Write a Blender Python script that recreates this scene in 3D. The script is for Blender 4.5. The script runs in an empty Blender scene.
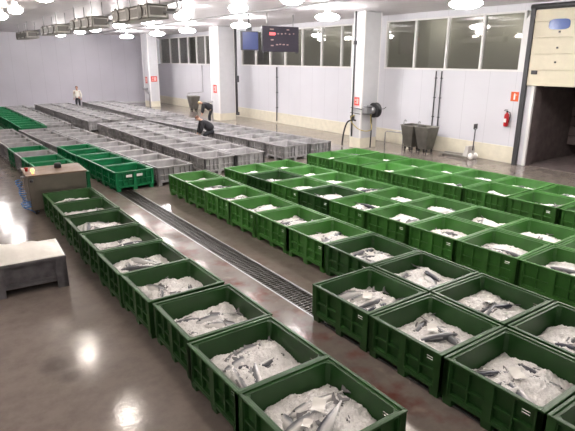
import bpy, bmesh, math, random
from mathutils import Vector, Matrix, noise
random.seed(7)
S = bpy.context.scene
COL = S.collection
PI = math.pi

# ------------------------------------------------------------------ helpers
def link(o, parent=None):
    COL.objects.link(o)
    if parent: o.parent = parent
    return o
def fin(name, bm, m, parent=None, smooth=False, bevel=0, loc=None):
    me = bpy.data.meshes.new(name)
    bm.normal_update()
    bm.to_mesh(me); bm.free()
    if smooth:
        for p in me.polygons: p.use_smooth = True
    for mm in (m if isinstance(m, (list, tuple)) else [m]): me.materials.append(mm)
    o = bpy.data.objects.new(name, me)
    link(o, parent)
    if loc: o.location = loc
    if bevel:
        b = o.modifiers.new('bevel', 'BEVEL'); b.width = bevel; b.segments = 2; b.limit_method = 'ANGLE'
    return o
def tag(o, label, cat, group=None, kind=None):
    o['label'] = label; o['category'] = cat
    if group: o['group'] = group
    if kind: o['kind'] = kind
    return o
def empty(name, loc=(0,0,0), rz=0):
    o = bpy.data.objects.new(name, None); o.empty_display_size = .2
    o.location = loc; o.rotation_euler = (0,0,rz)
    return link(o)
def struct(o): o['kind'] = 'structure'; return o
def box(bm, x0,x1,y0,y1,z0,z1, mi=0):
    v = [bm.verts.new(p) for p in ((x0,y0,z0),(x1,y0,z0),(x1,y1,z0),(x0,y1,z0),(x0,y0,z1),(x1,y0,z1),(x1,y1,z1),(x0,y1,z1))]
    for q in ((0,3,2,1),(4,5,6,7),(0,1,5,4),(1,2,6,5),(2,3,7,6),(3,0,4,7)):
        f = bm.faces.new([v[i] for i in q]); f.material_index = mi
def hexa(bm, pts, mi=0):       # 8 points: bottom ring, top ring
    v = [bm.verts.new(p) for p in pts]
    for q in ((0,3,2,1),(4,5,6,7),(0,1,5,4),(1,2,6,5),(2,3,7,6),(3,0,4,7)):
        f = bm.faces.new([v[i] for i in q]); f.material_index = mi
def tube(bm, pts, r, n=8, mi=0, caps=True):
    pts = [Vector(p) for p in pts]; rings = []
    for i,p in enumerate(pts):
        a = pts[max(i-1,0)]; b = pts[min(i+1,len(pts)-1)]
        d = (b-a).normalized()
        ref = Vector((0,0,1)) if abs(d.z) < .9 else Vector((1,0,0))
        u = d.cross(ref).normalized(); w = d.cross(u)
        rr = r[i] if isinstance(r,(list,tuple)) else r
        rings.append([bm.verts.new(p+(u*math.cos(2*PI*k/n)+w*math.sin(2*PI*k/n))*rr) for k in range(n)])
    for A,B in zip(rings, rings[1:]):
        for k in range(n):
            f = bm.faces.new((A[k],A[(k+1)%n],B[(k+1)%n],B[k])); f.material_index = mi; f.smooth = True
    if caps:
        for R_,fl in ((rings[0],1),(rings[-1],0)):
            f = bm.faces.new(R_[::-1] if fl else R_); f.material_index = mi
def lathe(bm, prof, c=(0,0,0), n=20, axis='z', mi=0):
    rings = []
    for r,h in prof:
        ring = []
        for k in range(n):
            a = 2*PI*k/n; x,y = r*math.cos(a), r*math.sin(a)
            p = {'z':(x,y,h),'x':(h,x,y),'y':(y,h,x)}[axis]
            ring.append(bm.verts.new(Vector(p)+Vector(c)))
        rings.append(ring)
    for A,B in zip(rings, rings[1:]):
        for k in range(n):
            f = bm.faces.new((A[k],A[(k+1)%n],B[(k+1)%n],B[k])); f.material_index = mi; f.smooth = True
    f = bm.faces.new(rings[0][::-1]); f.material_index = mi
    f = bm.faces.new(rings[-1]); f.material_index = mi
BM = bmesh.new
def arc(c, r, a0, a1, n, plane='xz'):
    o = []
    for i in range(n+1):
        a = a0+(a1-a0)*i/n; u,v = r*math.cos(a), r*math.sin(a)
        o.append(tuple(Vector(c)+Vector({'xz':(u,0,v),'yz':(0,u,v),'xy':(u,v,0)}[plane])))
    return o

# ------------------------------------------------------------------ materials
def mat(name, col, rough=.5, metal=0, vary=.0, vscale=4, bump=0, bscale=40, rvary=0, spec=.5, emit=None, estr=1, sub=0, objvary=0):
    m = bpy.data.materials.new(name); m.use_nodes = True
    N = m.node_tree.nodes; Lk = m.node_tree.links; b = N['Principled BSDF']
    c = (*col, 1)
    b.inputs['Base Color'].default_value = c; b.inputs['Roughness'].default_value = rough
    b.inputs['Metallic'].default_value = metal; b.inputs['Specular IOR Level'].default_value = spec
    tc = N.new('ShaderNodeTexCoord')
    out = None
    if vary:
        n = N.new('ShaderNodeTexNoise'); n.inputs['Scale'].default_value = vscale; n.inputs['Detail'].default_value = 5
        Lk.new(tc.outputs['Object'], n.inputs['Vector'])
        mr = N.new('ShaderNodeMapRange'); mr.inputs['From Min'].default_value = .3; mr.inputs['From Max'].default_value = .7
        mr.inputs['To Min'].default_value = 1-vary; mr.inputs['To Max'].default_value = 1+vary
        Lk.new(n.outputs['Fac'], mr.inputs['Value']); out = mr.outputs[0]
    if objvary:
        oi = N.new('ShaderNodeObjectInfo')
        mr2 = N.new('ShaderNodeMapRange'); mr2.inputs['To Min'].default_value = 1-objvary; mr2.inputs['To Max'].default_value = 1+objvary
        Lk.new(oi.outputs['Random'], mr2.inputs['Value'])
        if out:
            mu = N.new('ShaderNodeMath'); mu.operation = 'MULTIPLY'; Lk.new(out, mu.inputs[0]); Lk.new(mr2.outputs[0], mu.inputs[1]); out = mu.outputs[0]
        else: out = mr2.outputs[0]
    if out:
        vm = N.new('ShaderNodeVectorMath'); vm.operation = 'SCALE'; vm.inputs[0].default_value = col
        Lk.new(out, vm.inputs['Scale']); Lk.new(vm.outputs[0], b.inputs['Base Color'])
    if rvary:
        n = N.new('ShaderNodeTexNoise'); n.inputs['Scale'].default_value = vscale*.7; n.inputs['Detail'].default_value = 4
        Lk.new(tc.outputs['Object'], n.inputs['Vector'])
        mr = N.new('ShaderNodeMapRange'); mr.inputs['From Min'].default_value = .35; mr.inputs['From Max'].default_value = .65
        mr.inputs['To Min'].default_value = max(.02,rough-rvary); mr.inputs['To Max'].default_value = rough+rvary
        Lk.new(n.outputs['Fac'], mr.inputs['Value']); Lk.new(mr.outputs[0], b.inputs['Roughness'])
    if bump:
        n = N.new('ShaderNodeTexNoise'); n.inputs['Scale'].default_value = bscale; n.inputs['Detail'].default_value = 4
        Lk.new(tc.outputs['Object'], n.inputs['Vector'])
        bp = N.new('ShaderNodeBump'); bp.inputs['Strength'].default_value = bump; bp.inputs['Distance'].default_value = .02
        Lk.new(n.outputs['Fac'], bp.inputs['Height']); Lk.new(bp.outputs[0], b.inputs['Normal'])
    if emit:
        b.inputs['Emission Color'].default_value = (*emit,1); b.inputs['Emission Strength'].default_value = estr
    if sub:
        b.inputs['Subsurface Weight'].default_value = sub; b.inputs['Subsurface Radius'].default_value = (.02,.02,.02)
    return m
M = {}
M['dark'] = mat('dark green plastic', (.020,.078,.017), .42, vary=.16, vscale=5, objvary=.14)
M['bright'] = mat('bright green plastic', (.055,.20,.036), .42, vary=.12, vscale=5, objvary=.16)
M['emerald'] = mat('emerald plastic', (.003,.16,.055), .42, vary=.12, objvary=.1)
M['grey'] = mat('grey plastic', (.30,.295,.30), .5, vary=.22, objvary=.1)
M['oldgrey'] = mat('worn grey plastic', (.12,.113,.12), .5, vary=.35, vscale=7, bump=.1)
M['ice'] = mat('crushed ice', (.86,.84,.83), .35, vary=.10, vscale=26, bump=.8, bscale=70, rvary=.1)
M['brightice'] = mat('clean flake ice', (.92,.89,.83), .35, vary=.04, vscale=12, bump=.5, bscale=60)
M['steel'] = mat('stainless steel', (.24,.215,.18), .38, .75, vary=.12, vscale=3, rvary=.08)
M['brownlid'] = mat('weathered steel lid', (.22,.155,.11), .42, .3, vary=.2, vscale=3, rvary=.1)
M['galv'] = mat('galvanised metal', (.36,.36,.37), .38, .7, vary=.12)
M['hopper'] = mat('dull hopper steel', (.30,.29,.26), .45, .6, vary=.15)
M['white'] = mat('white painted frame', (.78,.77,.76), .4)
M['black'] = mat('black rubber', (.018,.018,.02), .5)
M['dkgrey'] = mat('dark grey metal', (.07,.07,.075), .45, .4)
M['grate'] = mat('drain grating steel', (.075,.068,.062), .4, .7, vary=.2)
M['redsign'] = mat('red sign enamel', (.62,.05,.04), .4)
M['red'] = mat('red painted cylinder', (.42,.01,.015), .3)
M['signwhite'] = mat('sign white', (.85,.83,.8), .5)
M['paper'] = mat('wet paper tag', (.82,.80,.76), .45, vary=.05)
M['yellow'] = mat('yellow hose', (.45,.36,.12), .45)
M['blue'] = mat('blue hose', (.05,.20,.52), .35)
M['orange'] = mat('orange plastic', (.75,.22,.05), .4)
M['beacon'] = mat('lit orange lens', (.9,.35,.08), .3, emit=(1,.45,.15), estr=1.2)
M['cream'] = mat('cream door panel', (.62,.57,.44), .4, vary=.04)
M['creamkick'] = mat('cream kick panel', (.72,.68,.55), .42, vary=.06)
M['lav'] = mat('pale column cladding', (.60,.60,.62), .38, vary=.03)
M['bluewin'] = mat('blue tinted oval pane', (.06,.12,.36), .15)
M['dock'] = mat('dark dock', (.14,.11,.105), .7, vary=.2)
M['room'] = mat('upstairs corridor paint', (.38,.375,.34), .7)
M['skin'] = mat('skin', (.48,.27,.19), .5)
M['hair'] = mat('reddish brown hair', (.16,.07,.045), .6)
M['shirt'] = mat('white shirt', (.78,.74,.68), .7)
M['trouser'] = mat('dark trousers', (.02,.022,.03), .75)
M['jacket'] = mat('black work jacket', (.015,.015,.02), .65)
M['boots'] = mat('rubber boots', (.02,.02,.02), .4)
M['cap'] = mat('pale yellow cap', (.6,.45,.22), .7)
M['screen'] = mat('blue screen', (.02,.03,.10), .3, emit=(.10,.13,.32), estr=.16)
M['board'] = mat('black board face', (.035,.03,.045), .3)
M['led'] = mat('red led', (.5,.05,.05), .4, emit=(1,.12,.12), estr=.9)
M['dimled'] = mat('dim led', (.3,.22,.2), .4, emit=(.5,.35,.3), estr=.15)
M['eye'] = mat('fish eye', (.01,.01,.01), .1)
M['fin'] = mat('fish fin', (.16,.155,.16), .4)
M['housing'] = mat('lamp housing', (.6,.6,.6), .4, .3)
M['evap'] = mat('cooler casing', (.48,.46,.43), .4, vary=.05)
M['fan'] = mat('cooler fins', (.13,.12,.11), .5, .3)

def lampmat(name, col, s):
    return mat(name, (.9,.9,.9), .4, emit=col, estr=s)
LAMP_COOL = lampmat('cool lamp glass', (1,.96,.95), 42)
LAMP_MID = lampmat('middle lamp glass', (1,.95,.91), 34)
LAMP_WARM = lampmat('warm lamp glass', (1,.90,.80), 24)

# fish skin: dark back, silver belly (object z across the body)
def fishmat(name, back, belly):
    m = mat(name, belly, .3, .1, spec=.6)
    N = m.node_tree.nodes; Lk = m.node_tree.links; b = N['Principled BSDF']
    tc = N.new('ShaderNodeTexCoord'); sx = N.new('ShaderNodeSeparateXYZ'); Lk.new(tc.outputs['Object'], sx.inputs[0])
    n = N.new('ShaderNodeTexNoise'); n.inputs['Scale'].default_value = 14; Lk.new(tc.outputs['Object'], n.inputs['Vector'])
    ad = N.new('ShaderNodeMath'); ad.operation = 'MULTIPLY_ADD'; ad.inputs[1].default_value = .03; Lk.new(n.outputs['Fac'], ad.inputs[0]); Lk.new(sx.outputs['Z'], ad.inputs[2])
    mr = N.new('ShaderNodeMapRange'); mr.inputs['From Min'].default_value = .012; mr.inputs['From Max'].default_value = .045; Lk.new(ad.outputs[0], mr.inputs['Value'])
    mx = N.new('ShaderNodeMix'); mx.data_type = 'RGBA'; mx.inputs[6].default_value = (*belly,1); mx.inputs[7].default_value = (*back,1)
    Lk.new(mr.outputs[0], mx.inputs[0]); Lk.new(mx.outputs[2], b.inputs['Base Color'])
    return m
FM = [fishmat('grey backed fish skin', (.10,.105,.12), (.66,.64,.63)), fishmat('blue backed fish skin', (.035,.04,.06), (.55,.54,.54))]

# floor: wet grey-brown resin with puddled sheen, stains
def floormat():
    m = bpy.data.materials.new('wet resin floor'); m.use_nodes = True
    N = m.node_tree.nodes; Lk = m.node_tree.links; b = N['Principled BSDF']
    tc = N.new('ShaderNodeTexCoord')
    def nz(s, d=5, r=.5):
        n = N.new('ShaderNodeTexNoise'); n.inputs['Scale'].default_value = s; n.inputs['Detail'].default_value = d; n.inputs['Roughness'].default_value = r
        Lk.new(tc.outputs['Object'], n.inputs['Vector']); return n.outputs['Fac']
    def mr(v, a, c, t0=0, t1=1):
        q = N.new('ShaderNodeMapRange'); q.inputs['From Min'].default_value = a; q.inputs['From Max'].default_value = c
        q.inputs['To Min'].default_value = t0; q.inputs['To Max'].default_value = t1; Lk.new(v, q.inputs['Value']); return q.outputs[0]
    def mix(f, A, B):
        q = N.new('ShaderNodeMix'); q.data_type = 'RGBA'
        if f is not None: Lk.new(f, q.inputs[0])
        for i,v in ((6,A),(7,B)):
            if isinstance(v, tuple): q.inputs[i].default_value = (*v,1)
            else: Lk.new(v, q.inputs[i])
        return q.outputs[2]
    def mul(a, c):
        q = N.new('ShaderNodeMath'); q.operation = 'MULTIPLY'; Lk.new(a, q.inputs[0]); Lk.new(c, q.inputs[1]); return q.outputs[0]
    base = mix(mr(nz(.6, 3), .2, .8), (.20,.168,.150), (.255,.216,.192))
    base = mix(mr(nz(4, 8, .7), .42, .75, 0, .45), base, (.085,.07,.06))
    base = mix(mr(nz(23, 6, .7), .55, .8, 0, .35), base, (.26,.22,.19))
    sp = N.new('ShaderNodeSeparateXYZ'); Lk.new(tc.outputs['Object'], sp.inputs[0])
    # blood and melt stains along the strip left of the drain
    band = mul(mr(sp.outputs['X'], 3.2, 3.45), mr(sp.outputs['X'], 5.2, 4.0))
    band = mul(band, mr(sp.outputs['Y'], 16, 9))
    st = mul(band, mr(nz(1.9, 4), .49, .64, 0, .8))
    base = mix(st, base, (.16,.035,.024))
    lt = mul(band, mr(nz(3.4, 3), .62, .72, 0, .5))
    base = mix(lt, base, (.34,.28,.24))
    # two dark oil spots by the row of bins
    for (cx, cy, r) in ((.93,6.35,.20),(1.02,6.0,.14)):
        vm = N.new('ShaderNodeVectorMath'); vm.operation = 'DISTANCE'; vm.inputs[1].default_value = (cx,cy,0)
        Lk.new(tc.outputs['Object'], vm.inputs[0])
        base = mix(mr(vm.outputs['Value'], r*1.3, r*.5, 0, .5), base, (.05,.043,.04))
    Lk.new(base, b.inputs['Base Color'])
    Lk.new(mr(nz(1.3, 2), .3, .7, .06, .18), b.inputs['Roughness'])
    b.inputs['Specular IOR Level'].default_value = .45
    bp = N.new('ShaderNodeBump'); bp.inputs['Strength'].default_value = .10; bp.inputs['Distance'].default_value = .012
    Lk.new(nz(16, 4, .55), bp.inputs['Height']); Lk.new(bp.outputs[0], b.inputs['Normal'])
    return m
M['floor'] = floormat()
def panelmat(name, col, axis, step, rough=.35, seam=.75, amt=.012):
    m = mat(name, col, rough)
    N = m.node_tree.nodes; Lk = m.node_tree.links; b = N['Principled BSDF']
    tc = N.new('ShaderNodeTexCoord'); sp = N.new('ShaderNodeSeparateXYZ'); Lk.new(tc.outputs['Object'], sp.inputs[0])
    a = N.new('ShaderNodeMath'); a.operation = 'DIVIDE'; a.inputs[1].default_value = step; Lk.new(sp.outputs[axis], a.inputs[0])
    f = N.new('ShaderNodeMath'); f.operation = 'FRACT'; Lk.new(a.outputs[0], f.inputs[0])
    c = N.new('ShaderNodeMath'); c.operation = 'LESS_THAN'; c.inputs[1].default_value = amt; Lk.new(f.outputs[0], c.inputs[0])
    n = N.new('ShaderNodeTexNoise'); n.inputs['Scale'].default_value = .5; Lk.new(tc.outputs['Object'], n.inputs['Vector'])
    mr = N.new('ShaderNodeMapRange'); mr.inputs['To Min'].default_value = .92; mr.inputs['To Max'].default_value = 1.08; Lk.new(n.outputs['Fac'], mr.inputs['Value'])
    vm = N.new('ShaderNodeVectorMath'); vm.operation = 'SCALE'; vm.inputs[0].default_value = col; Lk.new(mr.outputs[0], vm.inputs['Scale'])
    mx = N.new('ShaderNodeMix'); mx.data_type = 'RGBA'; Lk.new(c.outputs[0], mx.inputs[0]); Lk.new(vm.outputs[0], mx.inputs[6])
    mx.inputs[7].default_value = (*[v*seam for v in col],1); Lk.new(mx.outputs[2], b.inputs['Base Color'])
    return m
M['wallY'] = panelmat('insulated wall panels', (.66,.66,.70), 'Y', 1.1)
M['wallX'] = panelmat('insulated end wall panels', (.60,.585,.65), 'X', 1.1)
M['ceil'] = panelmat('glossy ceiling panels', (.66,.635,.65), 'X', 1.15, rough=.40, seam=.7, amt=.02)
def glassmat():
    m = bpy.data.materials.new('gallery window glass'); m.use_nodes = True
    N = m.node_tree.nodes; Lk = m.node_tree.links; N.remove(N['Principled BSDF'])
    o = N['Material Output']; t = N.new('ShaderNodeBsdfTransparent'); t.inputs[0].default_value = (.76,.76,.74,1)
    g = N.new('ShaderNodeBsdfGlossy'); g.inputs['Roughness'].default_value = .03
    lw = N.new('ShaderNodeLayerWeight'); lw.inputs[0].default_value = .5
    pw = N.new('ShaderNodeMath'); pw.operation = 'POWER'; pw.inputs[1].default_value = 4; Lk.new(lw.outputs['Facing'], pw.inputs[0])
    fr = N.new('ShaderNodeMath'); fr.operation = 'MULTIPLY_ADD'; fr.inputs[1].default_value = .8; fr.inputs[2].default_value = .07; Lk.new(pw.outputs[0], fr.inputs[0])
    x = N.new('ShaderNodeMixShader'); Lk.new(fr.outputs[0], x.inputs[0]); Lk.new(t.outputs[0], x.inputs[1]); Lk.new(g.outputs[0], x.inputs[2]); Lk.new(x.outputs[0], o.inputs[0])
    return m
M['glass'] = glassmat()

# ------------------------------------------------------------------ the hall
WX, FY, CZ = 18.07, 46.0, 5.66      # window wall, end wall, ceiling height
DX0, DX1, DY0, DY1 = 4.40, 4.86, -3.0, 27.6
bm = BM()
def quad(bm, x0,x1,y0,y1,z):
    f = bm.faces.new([bm.verts.new(p) for p in ((x0,y0,z),(x1,y0,z),(x1,y1,z),(x0,y1,z))])
quad(bm, -8, DX0, -3, FY, 0); quad(bm, DX1, WX+.05, -3, FY, 0); quad(bm, DX0, DX1, DY1, FY, 0)
quad(bm, DX0, DX1, -3, DY1, -.16)
for x in (DX0, DX1): bm.faces.new([bm.verts.new(p) for p in ((x,-3,-.16),(x,DY1,-.16),(x,DY1,0),(x,-3,0))])
bm.faces.new([bm.verts.new(p) for p in ((DX0,DY1,-.16),(DX1,DY1,-.16),(DX1,DY1,0),(DX0,DY1,0))])
struct(fin('floor', bm, M['floor']))
bm = BM(); box(bm, -8.2, WX+.3, -3, FY+.2, CZ, CZ+.2)
struct(fin('ceiling', bm, M['ceil']))
bm = BM(); box(bm, -8, WX, FY, FY+.2, 0, CZ)
struct(fin('wall_back', bm, M['wallX']))
bm = BM(); box(bm, -8.2, -8, -3, FY, 0, CZ)
struct(fin('wall_left', bm, M['wallY']))
SILL, WTOP = 3.34, 5.42
DOORY0, DOORY1, DOORZ = 6.4, 10.32, 2.9
# wall_right with window band and the dock opening left free
bm = BM()
box(bm, WX, WX+.2, 10.62, FY, 0, SILL)
box(bm, WX, WX+.2, 10.62, FY, WTOP, CZ)
box(bm, WX, WX+.2, 10.32, 10.62, 0, CZ)
box(bm, WX, WX+.2, 6.4, 10.32, DOORZ, CZ)
box(bm, WX, WX+.2, -3, 6.4, 0, CZ)
PIERS = [(34.7,30.72),(19.9,17.66)]
for a,b_ in PIERS: box(bm, WX, WX+.2, b_, a, SILL, WTOP)
struct(fin('wall_right', bm, M['wallY']))
bm = BM(); box(bm, WX-.05, WX, 10.62, FY, 0, .62); 
struct(fin('baseboard_right', bm, M['creamkick'], bevel=.01))
bm = BM(); box(bm, -8, WX-.05, FY-.03, FY, 0, .12)
struct(fin('baseboard_back', bm, M['lav'], bevel=.01))
# window bands: frame with mullions, one glass pane per light
def window(n, ys):
    root = struct(empty('window_%d' % n, (WX, ys[0], SILL)))
    ox, oy, oz = WX, ys[0], SILL
    bm = BM(); lo, hi = min(ys), max(ys)
    box(bm, -.03, .12, lo-oy, hi-oy, 0, .07); box(bm, -.03, .12, lo-oy, hi-oy, WTOP-oz-.07, WTOP-oz)
    for y in ys: box(bm, -.035, .12, y-oy-.045, y-oy+.045, 0, WTOP-oz)
    struct(fin('window_frame', bm, M['white'], root, bevel=.006))
    ys = sorted(ys)
    for a,b_ in zip(ys, ys[1:]):
        bm = BM(); box(bm, .05, .06, a-oy+.045, b_-oy-.045, .07, WTOP-oz-.07)
        struct(fin('window_pane', bm, M['glass'], root))
window(1, [44.4,42.4,40.6,38.9,37.4,35.95,34.7])
window(2, [30.66,28.95,27.3,25.7,24.05,22.35,20.75,19.93])
window(3, [17.63,15.93,14.25,12.6,10.95])
# gallery corridor behind the glass
bm = BM()
box(bm, WX+2.6, WX+2.7, 10.5, 45, 2.9, 5.7); box(bm, WX+.2, WX+2.7, 10.5, 45, 2.8, 2.9); box(bm, WX+.2, WX+2.7, 10.4, 10.5, 2.8, 5.7)
box(bm, WX+.2, WX+2.7, 45, 45.1, 2.8, 5.7); box(bm, WX+.2, WX+2.7, 10.4, 45.1, 5.68, 5.75)
struct(fin('wall_gallery', bm, M['room']))
# white end post of the window band, with a rounded head
bm = BM()
pts = [(WX-.06,10.62,SILL-.02)] 
prof = [(10.90,SILL),(10.90,5.0)] + [(10.90-.28+.28*math.cos(a), 5.0+.3*math.sin(a)) for a in (PI/6,PI/3,PI/2)] + [(10.62,SILL)]
v0 = [bm.verts.new((WX-.07,y,z)) for y,z in prof]; v1 = [bm.verts.new((WX,y,z)) for y,z in prof]
bm.faces.new(v0); bm.faces.new(v1[::-1])
for i in range(len(prof)):
    j = (i+1)%len(prof); bm.faces.new((v0[i],v1[i],v1[j],v0[j]))
struct(fin('trim_1', bm, M['white']))
# overhead sectional door
d = struct(empty('door_1', (WX, 8.4, 0)))
bm = BM()
zs = [DOORZ-.02, 3.42, 3.95, 4.48, 5.01, 5.4]
for a,b_ in zip(zs, zs[1:]): box(bm, -.12, -.06, -2.05, 2.12, a+.006, b_-.006)
box(bm, -.065, -.055, -2.05, 2.12, zs[0], zs[-1])
struct(fin('door_panel', bm, M['cream'], d, bevel=.006))
bm = BM(); tube(bm, [(-.10,-2.05,5.5),(-.10,2.3,5.5)], .09, 12); struct(fin('door_spring_tube', bm, M['dkgrey'], d))
bm = BM(); box(bm, -.17, -.05, 2.13, 2.28, 0, 5.45); struct(fin('door_rail', bm, M['dkgrey'], d))
bm = BM(); box(bm, -.06, .03, 1.84, 1.95, 0, DOORZ-.02); struct(fin('door_jamb', bm, M['white'], d))
bm = BM(); box(bm, .03, .5, 1.82, 1.93, 0, DOORZ-.02); struct(fin('dark_cover', bm, M['dock'], d))  # dark sheet added over the wall end, standing in for the opening's shade
bm = BM()
out = [(1.24+.36*math.copysign(abs(math.cos(a))**.55,math.cos(a)), 4.90+.17*math.copysign(abs(math.sin(a))**.55,math.sin(a))) for a in [2*PI*k/24 for k in range(24)]]
va = [bm.verts.new((-.135,y,z)) for y,z in out]; vb = [bm.verts.new((-.12,y,z)) for y,z in out]
bm.faces.new(va[::-1]); 
for i in range(24): bm.faces.new((va[i],va[(i+1)%24],vb[(i+1)%24],vb[i]))
struct(fin('door_window', bm, M['bluewin'], d))
bm = BM(); box(bm, -.17, -.12, 1.78, 1.99, 3.27, 3.40); struct(fin('door_lock', bm, M['dkgrey'], d, bevel=.01))
for (y,z) in ((1.2,4.15),(1.2,3.68),(1.2,4.66)):
    bm = BM(); box(bm, -.14, -.12, y-.03, y+.03, z-.03, z+.03); struct(fin('door_bolt', bm, M['dkgrey'], d))
# loading dock behind the opening
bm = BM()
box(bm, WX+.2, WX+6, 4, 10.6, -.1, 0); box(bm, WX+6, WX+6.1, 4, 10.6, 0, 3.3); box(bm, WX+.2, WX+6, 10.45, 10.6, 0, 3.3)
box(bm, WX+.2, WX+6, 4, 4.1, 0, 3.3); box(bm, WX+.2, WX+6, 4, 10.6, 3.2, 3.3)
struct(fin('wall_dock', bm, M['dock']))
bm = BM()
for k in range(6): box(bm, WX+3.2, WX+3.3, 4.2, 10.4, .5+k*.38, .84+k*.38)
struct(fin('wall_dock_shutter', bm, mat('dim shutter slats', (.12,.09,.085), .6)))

# drain: grating with steel edge strips
g = empty('drain_grating', (4.63, 12, 0)); tag(g, 'long dark steel floor drain grating running between the bin rows', 'drain')
bm = BM()
y = DY0+.02
while y < DY1: box(bm, DX0-4.63+.005, DX1-4.63-.005, y-12, y-12+.022, -.03, -.004); y += .075
for x in (-.2,-.1,0,.1,.2): box(bm, x-.006, x+.006, DY0-12, DY1-12, -.03, -.003)
fin('grating_bars', bm, M['grate'], g)
for s in (DX0-4.63, DX1-4.63):
    bm = BM(); box(bm, s-.02, s+.005, DY0-12, DY1-12, -.02, .004); fin('edge_strip', bm, M['galv'], g)

# pillars
def pillar(n, x0, x1, y0, y1):
    bm = BM(); box(bm, x0, x1, y0, y1, 0, CZ); o = struct(fin('wall_pillar_%d' % n, bm, M['lav'], bevel=.05))
    bm = BM(); box(bm, x0-.012, x1+.012, y0-.012, y1+.012, 0, .45); struct(fin('baseboard_pillar_%d' % n, bm, M['creamkick'], bevel=.01))
    bm = BM()
    for z in (0,): 
        for (x,yy) in ((x0,y0),(x1,y0),(x0,y1)): box(bm, x-.012, x+.06 if x==x0 else x+.012, yy-.012, yy+.06 if yy==y0 else yy+.012, .45, CZ)
    struct(fin('trim_pillar_%d' % n, bm, M['white']))
pillar(1, 15.6, 16.55, 16.5, 17.15)
pillar(2, 15.6, 16.72, 29.3, 30.4)
pillar(3, 15.6, 16.35, 41.0, 42.3)

# ------------------------------------------------------------------ bins
W, D, H, T = 1.17, 1.145, .583, .066
def relief(bm, us, vs, dep, place):
    nu, nv = len(us)-1, len(vs)-1
    def q(*p): bm.faces.new([bm.verts.new(place(*a)) for a in p])
    g = lambda i,j: dep(i,j) if 0 <= i < nu and 0 <= j < nv else None
    for i in range(nu):
        for j in range(nv):
            d0 = g(i,j)
            if d0 is None: continue
            u0,u1,v0,v1 = us[i],us[i+1],vs[j],vs[j+1]
            q((u0,v0,d0),(u1,v0,d0),(u1,v1,d0),(u0,v1,d0)); q((u1,v0,-T),(u0,v0,-T),(u0,v1,-T),(u1,v1,-T))
            for (ii,jj,a,b_) in ((i-1,j,(u0,v1),(u0,v0)),(i+1,j,(u1,v0),(u1,v1)),(i,j-1,(u0,v0),(u1,v0)),(i,j+1,(u1,v1),(u0,v1))):
                o = g(ii,jj)
                lo = -T if o is None else o
                if lo < d0: q((*a,lo),(*b_,lo),(*b_,d0),(*a,d0))
def bin_body(m, detail=True):
    bm = BM()
    for side in range(4):
        Lw = D if side in (1,3) else W
        if detail:
            c = Lw/2; p = (c-.15)/2-.01
            cols = [(.085,'P'),(.015,'e'),(p/2-.045,'k'),(.09,'h' if side in (1,) else 'k'),(p/2-.045,'k'),(.02,'r'),(p,'k'),(.10,'C'),(p,'k'),(.02,'r'),
                    (p/2-.045,'k'),(.09,'h' if side in (3,) else 'k'),(p/2-.045,'k'),(.015,'e'),(.085,'P')]
            us = [0]
            for w_, _ in cols: us.append(us[-1]+w_)
            vs = [.10,.14,.165,.30,.325,.41,.423,.441,.454,.50,.535,.565]
            def dep(i,j, cols=cols):
                k = cols[i][1]
                if k == 'P': return 0
                if k == 'e': return -.012
                if k == 'C': return -.002
                if j == 0: return -.004
                if j in (1,10): return -.012
                if k == 'r': return -.012
                if j == 3: return -.018
                if k == 'h' and j in (5,7): return None
                return -.058
        else:
            c = Lw/2; g_ = (c-.05-.08-.04)/3; us = [0,.08,.08+g_,.10+g_,.10+2*g_,.12+2*g_,c-.05,c+.05,c+.05+g_,c+.07+g_,c+.07+2*g_,c+.09+2*g_,Lw-.08,Lw]; vs = [.10,.16,.30,.325,.52,.565]
            def dep(i,j):
                if i in (0,6,12): return 0
                if i in (2,4,8,10): return -.010
                return {0:-.005,1:-.058,2:-.014,3:-.058,4:-.008}[j]
        if side == 0: pl = lambda u,v,n: (-W/2+u, -D/2-n, v)
        elif side == 1: pl = lambda u,v,n: (W/2+n, -D/2+u, v)
        elif side == 2: pl = lambda u,v,n: (W/2-u, D/2+n, v)
        else: pl = lambda u,v,n: (-W/2-n, D/2-u, v)
        relief(bm, us, vs, dep, pl)
    # inner corner fillets and floor slab
    for sx in (-1,1):
        for sy in (-1,1):
            X, Y = sx*(W/2-T+.002), sy*(D/2-T+.002)
            p = [(X,Y),(X-sx*.045,Y),(X,Y-sy*.045)]
            lo = [bm.verts.new((x,y,.12)) for x,y in p]; hi = [bm.verts.new((x,y,.56)) for x,y in p]
            bm.faces.new((lo[1],lo[2],hi[2],hi[1])); bm.faces.new(hi)
    box(bm, -W/2+.01, W/2-.01, -D/2+.01, D/2-.01, .10, .125)
    bmesh.ops.recalc_face_normals(bm, faces=bm.faces)
    return bm
def bin_rim():
    bm = BM(); a, b_ = W/2+.008, D/2+.008; t = .04
    box(bm, -a, a, -b_, -b_+t, .562, H); box(bm, -a, a, b_-t, b_, .562, H)
    box(bm, -a, -a+t, -b_+t, b_-t, .562, H); box(bm, a-t, a, -b_+t, b_-t, .562, H)
    return bm
def foot_bm(x, y, s=.13):
    bm = BM(); hexa(bm, [(x-s/2+.01,y-s/2+.01,0),(x+s/2-.01,y-s/2+.01,0),(x+s/2-.01,y+s/2-.01,0),(x-s/2+.01,y+s/2-.01,0),
                         (x-s/2,y-s/2,.1),(x+s/2,y-s/2,.1),(x+s/2,y+s/2,.1),(x-s/2,y+s/2,.1)]); return bm
FEET = [(sx*(W/2-.075), sy*(D/2-.075)) for sx in (-1,0,1) for sy in (-1,0,1) if (sx,sy) != (0,0)]
protos = {}
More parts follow.
